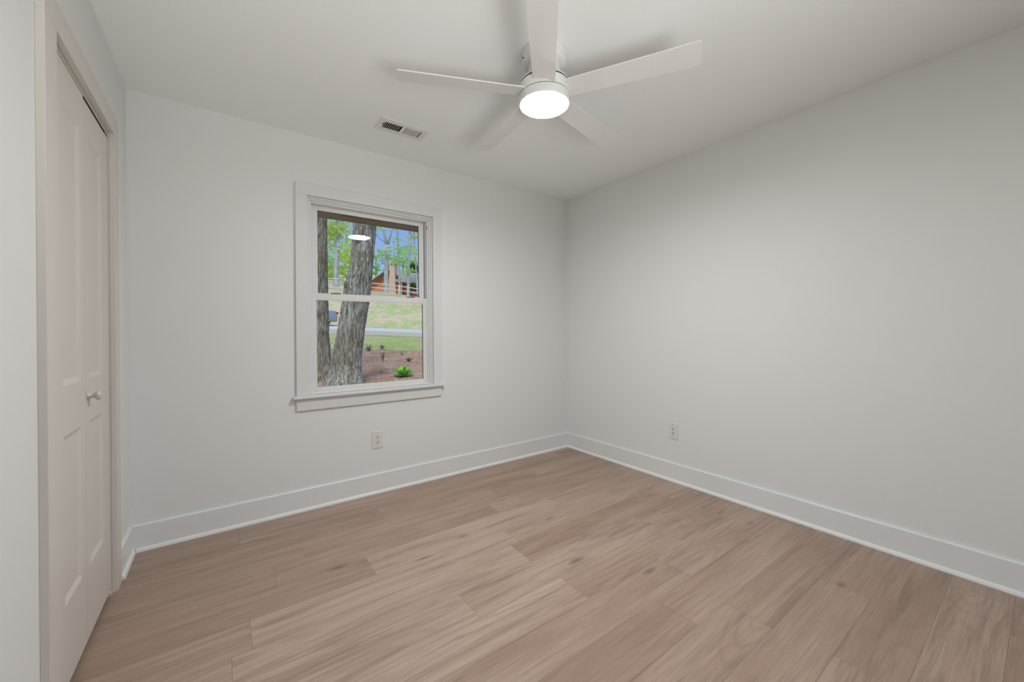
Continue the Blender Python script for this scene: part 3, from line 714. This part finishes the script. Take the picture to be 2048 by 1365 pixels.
pk0, pk1 = hp(775, 538.5, 59.3), hp(775, 538.5, 59.3)+FWH*8.5
roofpart(hp(732, 569, 59.3), pk0, pk1, hp(732, 569, 59.3)+FWH*8.5); roofpart(pk0, hp(812, 563, 59.3), hp(812, 563, 59.3)+FWH*8.5, pk1)
roofpart(hp(790, 561.5, 58.6), hp(872, 566, 58.6), hp(872, 550, 63), hp(782, 542, 63)); obj('roof', bm, M_roof, HS)
bm = BM()
def bar(a, b, h=.28, t=.12):
    A = [a, b, b-Vector((0, 0, h)), a-Vector((0, 0, h))]; slab(bm, A, t)
bar(hp(731.5, 569, 59.15), hp(775, 538, 59.15)); bar(hp(775, 538, 59.15), hp(800, 555, 59.15)); obj('barge_board', bm, M_fascia, HS)
bm = BM(); ch0 = [hp(775, 620, 58.6), hp(793, 620, 58.6), hp(790, 560, 58.6), hp(788.5, 526, 58.6), hp(779.5, 526, 58.6), hp(778, 560, 58.6)]
slab(bm, ch0, 1.2); c1 = [hp(778.5, 528, 58.5), hp(789.5, 528, 58.5), hp(789.5, 525, 58.5), hp(778.5, 525, 58.5)]; slab(bm, c1, 1.4); obj('chimney', bm, M_chim, HS)
for x in (808.5,):
    bm = BM(); slab(bm, [hp(x-3.5, 600, 60.9), hp(x+3.5, 600, 60.9), hp(x+3.5, 570, 60.9), hp(x-3.5, 570, 60.9)], .12); obj('cabin_door', bm, M_door, HS)
bm = BM(); slab(bm, [hp(822, 588, 60.9), hp(834, 589, 60.9), hp(834, 574, 60.9), hp(822, 573, 60.9)], .12); obj('window', bm, M_carg, HS)
for x in (803, 846):
    bm = BM(); tube(bm, [hp(x, 612, 58.8), hp(x, 563, 58.8)], [.09, .09], 8); obj('porch_post', bm, M_door, HS)
tag(HS, 'red cedar cabin with stone chimney behind the fence', 'house')
# planter and hanging plant on the porch
def pot(px, py, d, s, label):
    r = empty('planter', at3(px, py, d)); bm = BM(); lathe(bm, [(.22*s, 0), (.30*s, .35*s), (.34*s, .38*s)], 16); obj('pot', bm, M_orange, r)
    bm = BM(); leaves(bm, Vector((0, 0, .5*s)), (.35*s, .35*s, .2*s), 60, .1, random.Random(5)); obj('plant', bm, M_leafD, r)
    tag(r, label, 'planter', 'orange planters by the cabin'); return r
pot(829, 590, 57.5, 1.3, 'orange planter by the porch wall of the cabin')
pot(832, 600, 50, 1.3, 'orange planter lowest at the right window edge')
hb = empty('hanging_basket', at3(828, 572, 58.0)); bm = BM(); lathe(bm, [(.12, -.2), (.35, .0), (.36, .05)], 16); tube(bm, [(0, 0, .05), (0, 0, .62)], [.015, .015], 6); obj('basket', bm, M_fascia, hb)
bm = BM(); leaves(bm, Vector((0, 0, .12)), (.5, .5, .35), 260, .12, random.Random(8)); obj('plant', bm, M_leafD, hb)
tag(hb, 'dark leafy hanging basket under the cabin porch roof', 'plant')

# ---- car (only its tail shows past the left oak)
CR = empty('sedan_car', (0, 0, 0)); DC = 27.7
tailp = at3(664.5, 655, DC); car_x = (RTH*.995+FWH*-.10).normalized()       # forward is to the left
c0 = tailp.copy(); c0.z = gz(tailp-RTH*1.5)+.0; CR.location = c0
fwdv = -car_x; sidev = Vector((0, 0, 1)).cross(fwdv).normalized()
CR.rotation_euler = (0, 0, math.atan2(fwdv.y, fwdv.x))
# local: +x forward from tail, y side, z up
prof = [(.07, .24), (.01, .40), (.0, .62), (.03, .82), (.10, 1.0), (.26, 1.05), (.75, 1.07), (1.25, 1.38), (1.9, 1.45), (2.6, 1.42), (3.3, 1.06), (4.2, .90), (4.55, .74), (4.62, .5), (4.5, .24), (3.2, .20), (1.4, .20)]
bm = BM(); secs = []
for s, sc in ((-.88, .93), (-.82, .98), (-.55, 1.0), (0, 1.01), (.55, 1.0), (.82, .98), (.88, .93)):
    ring = []
    for x, z_ in prof:
        tap = 1-.22*max(0, (z_-1.0))/.45
        ring.append(bm.verts.new((2.3+(x-2.3)*(1 if abs(s) < .6 else sc), s*tap, z_ if z_ < 1 else 1+(z_-1)*(1 if abs(s) < .8 else .96))))
    secs.append(ring)
for a, b in zip(secs, secs[1:]):
    for k in range(len(prof)): bm.faces.new((a[k], a[(k+1) % len(prof)], b[(k+1) % len(prof)], b[k]))
bm.faces.new(secs[0][::-1]); bm.faces.new(secs[-1])
obj('body', bm, M_carp, CR, smooth=False, bevel=.02)
for s in (-1, 1):
    bm = BM(); prism(bm, [(1.0, 1.1), (1.35, 1.34), (1.9, 1.40), (2.55, 1.37), (3.05, 1.1)], 1, s*.83, s*.80); obj('side_window', bm, M_carg, CR)
    bm = BM(); prism(bm, [(.03, .80), (.0, .93), (.13, .97), (.42, .99), (.40, .86)], 1, s*.60, s*.89); obj('tail_lamp', bm, M_tail, CR)
    for x in (.95, 3.75):
        bm = BM(); lathe(bm, [(.20, -.10), (.33, -.11), (.34, 0), (.33, .11), (.20, .10)], 24, Matrix.Translation((x, s*.76, .34)) @ Matrix.Rotation(PI/2, 4, 'X')); obj('wheel', bm, M_tyre, CR)
obj('rear_window', boxes((.86, 1.12, -.6, .6, 1.18, 1.22)), M_carg, CR)
tag(CR, 'blue grey sedan below the grass bank, tail showing past the left oak', 'car')

# ---- plants in the pine straw
def leafy(name, px, py, Dp, n, ln, wd, mat, up, label, cat, seed, drop=.0):
    rnd = random.Random(seed); g = gp(px, Dp); r = empty(name, g)
    bm = BM()
    for i in range(n):
        a = 2*PI*i/n+rnd.uniform(-.3, .3); L = ln*rnd.uniform(.7, 1.1); W_ = wd*rnd.uniform(.8, 1.2); u0 = up*rnd.uniform(.35, 1.45)
        d = Vector((math.cos(a), math.sin(a), 0)); s = Vector((-d.y, d.x, 0)); K = 7; prev = None
        for k in range(K+1):
            t = k/K; c_ = d*(L*t)+Vector((0, 0, u0*math.sin(t*PI*.62)*L - drop*t*t*L)); w_ = W_*math.sin(PI*min(1, .08+t*.92))**.8 if k < K else .001
            cur = (bm.verts.new(c_-s*w_+Vector((0, 0, w_*.35))), bm.verts.new(c_), bm.verts.new(c_+s*w_+Vector((0, 0, w_*.35))))
            if prev:
                bm.faces.new((prev[0], prev[1], cur[1], cur[0])); bm.faces.new((prev[1], prev[2], cur[2], cur[1]))
            prev = cur
    obj('leaves', bm, mat, r, smooth=True)
    return tag(r, label, cat)
def dep(py, guess=10):                              # depth at which the ground meets pixel row py
    lo_, hi_ = 4, 24
    for _ in range(40):
        md = (lo_+hi_)/2; p = gp(760, md); v = (p-CAM); yy = CY - F_PX*v.dot(UP)/v.dot(fw)
        if yy > py: lo_ = md
        else: hi_ = md
    return (lo_+hi_)/2
leafy('hosta_plant', 806, 757, dep(756), 54, .27, .030, M_hosta, .62, 'bright green hosta growing in the pine straw', 'plant', 2)
leafy('liriope_clump', 737, 701, dep(703), 70, .22, .008, M_lirio, .8, 'dusty green grassy clump at the lawn edge beside the oak', 'plant', 3)
leafy('liriope_clump', 764, 697, dep(698), 60, .20, .008, M_lirio, .6, 'flatter grassy clump at the lawn edge, right of the first', 'plant', 4)
leafy('weed_sprout', 765, 722, dep(723), 22, .11, .009, M_sprout, 2.0, 'upright thin green sprout in the middle of the pine straw', 'plant', 5)
leafy('seedling', 817, 722, dep(724), 30, .16, .016, M_sprout, .6, 'low spreading olive green plant above the hosta', 'plant', 6)
leafy('seedling', 803, 708, dep(710), 14, .07, .010, M_sprout, 1.2, 'tiny green seedling near the lawn edge', 'plant', 7)
leafy('seedling', 762, 748, dep(748), 12, .06, .009, M_sprout, 1.2, 'tiny pale seedling left of the hosta', 'plant', 8)
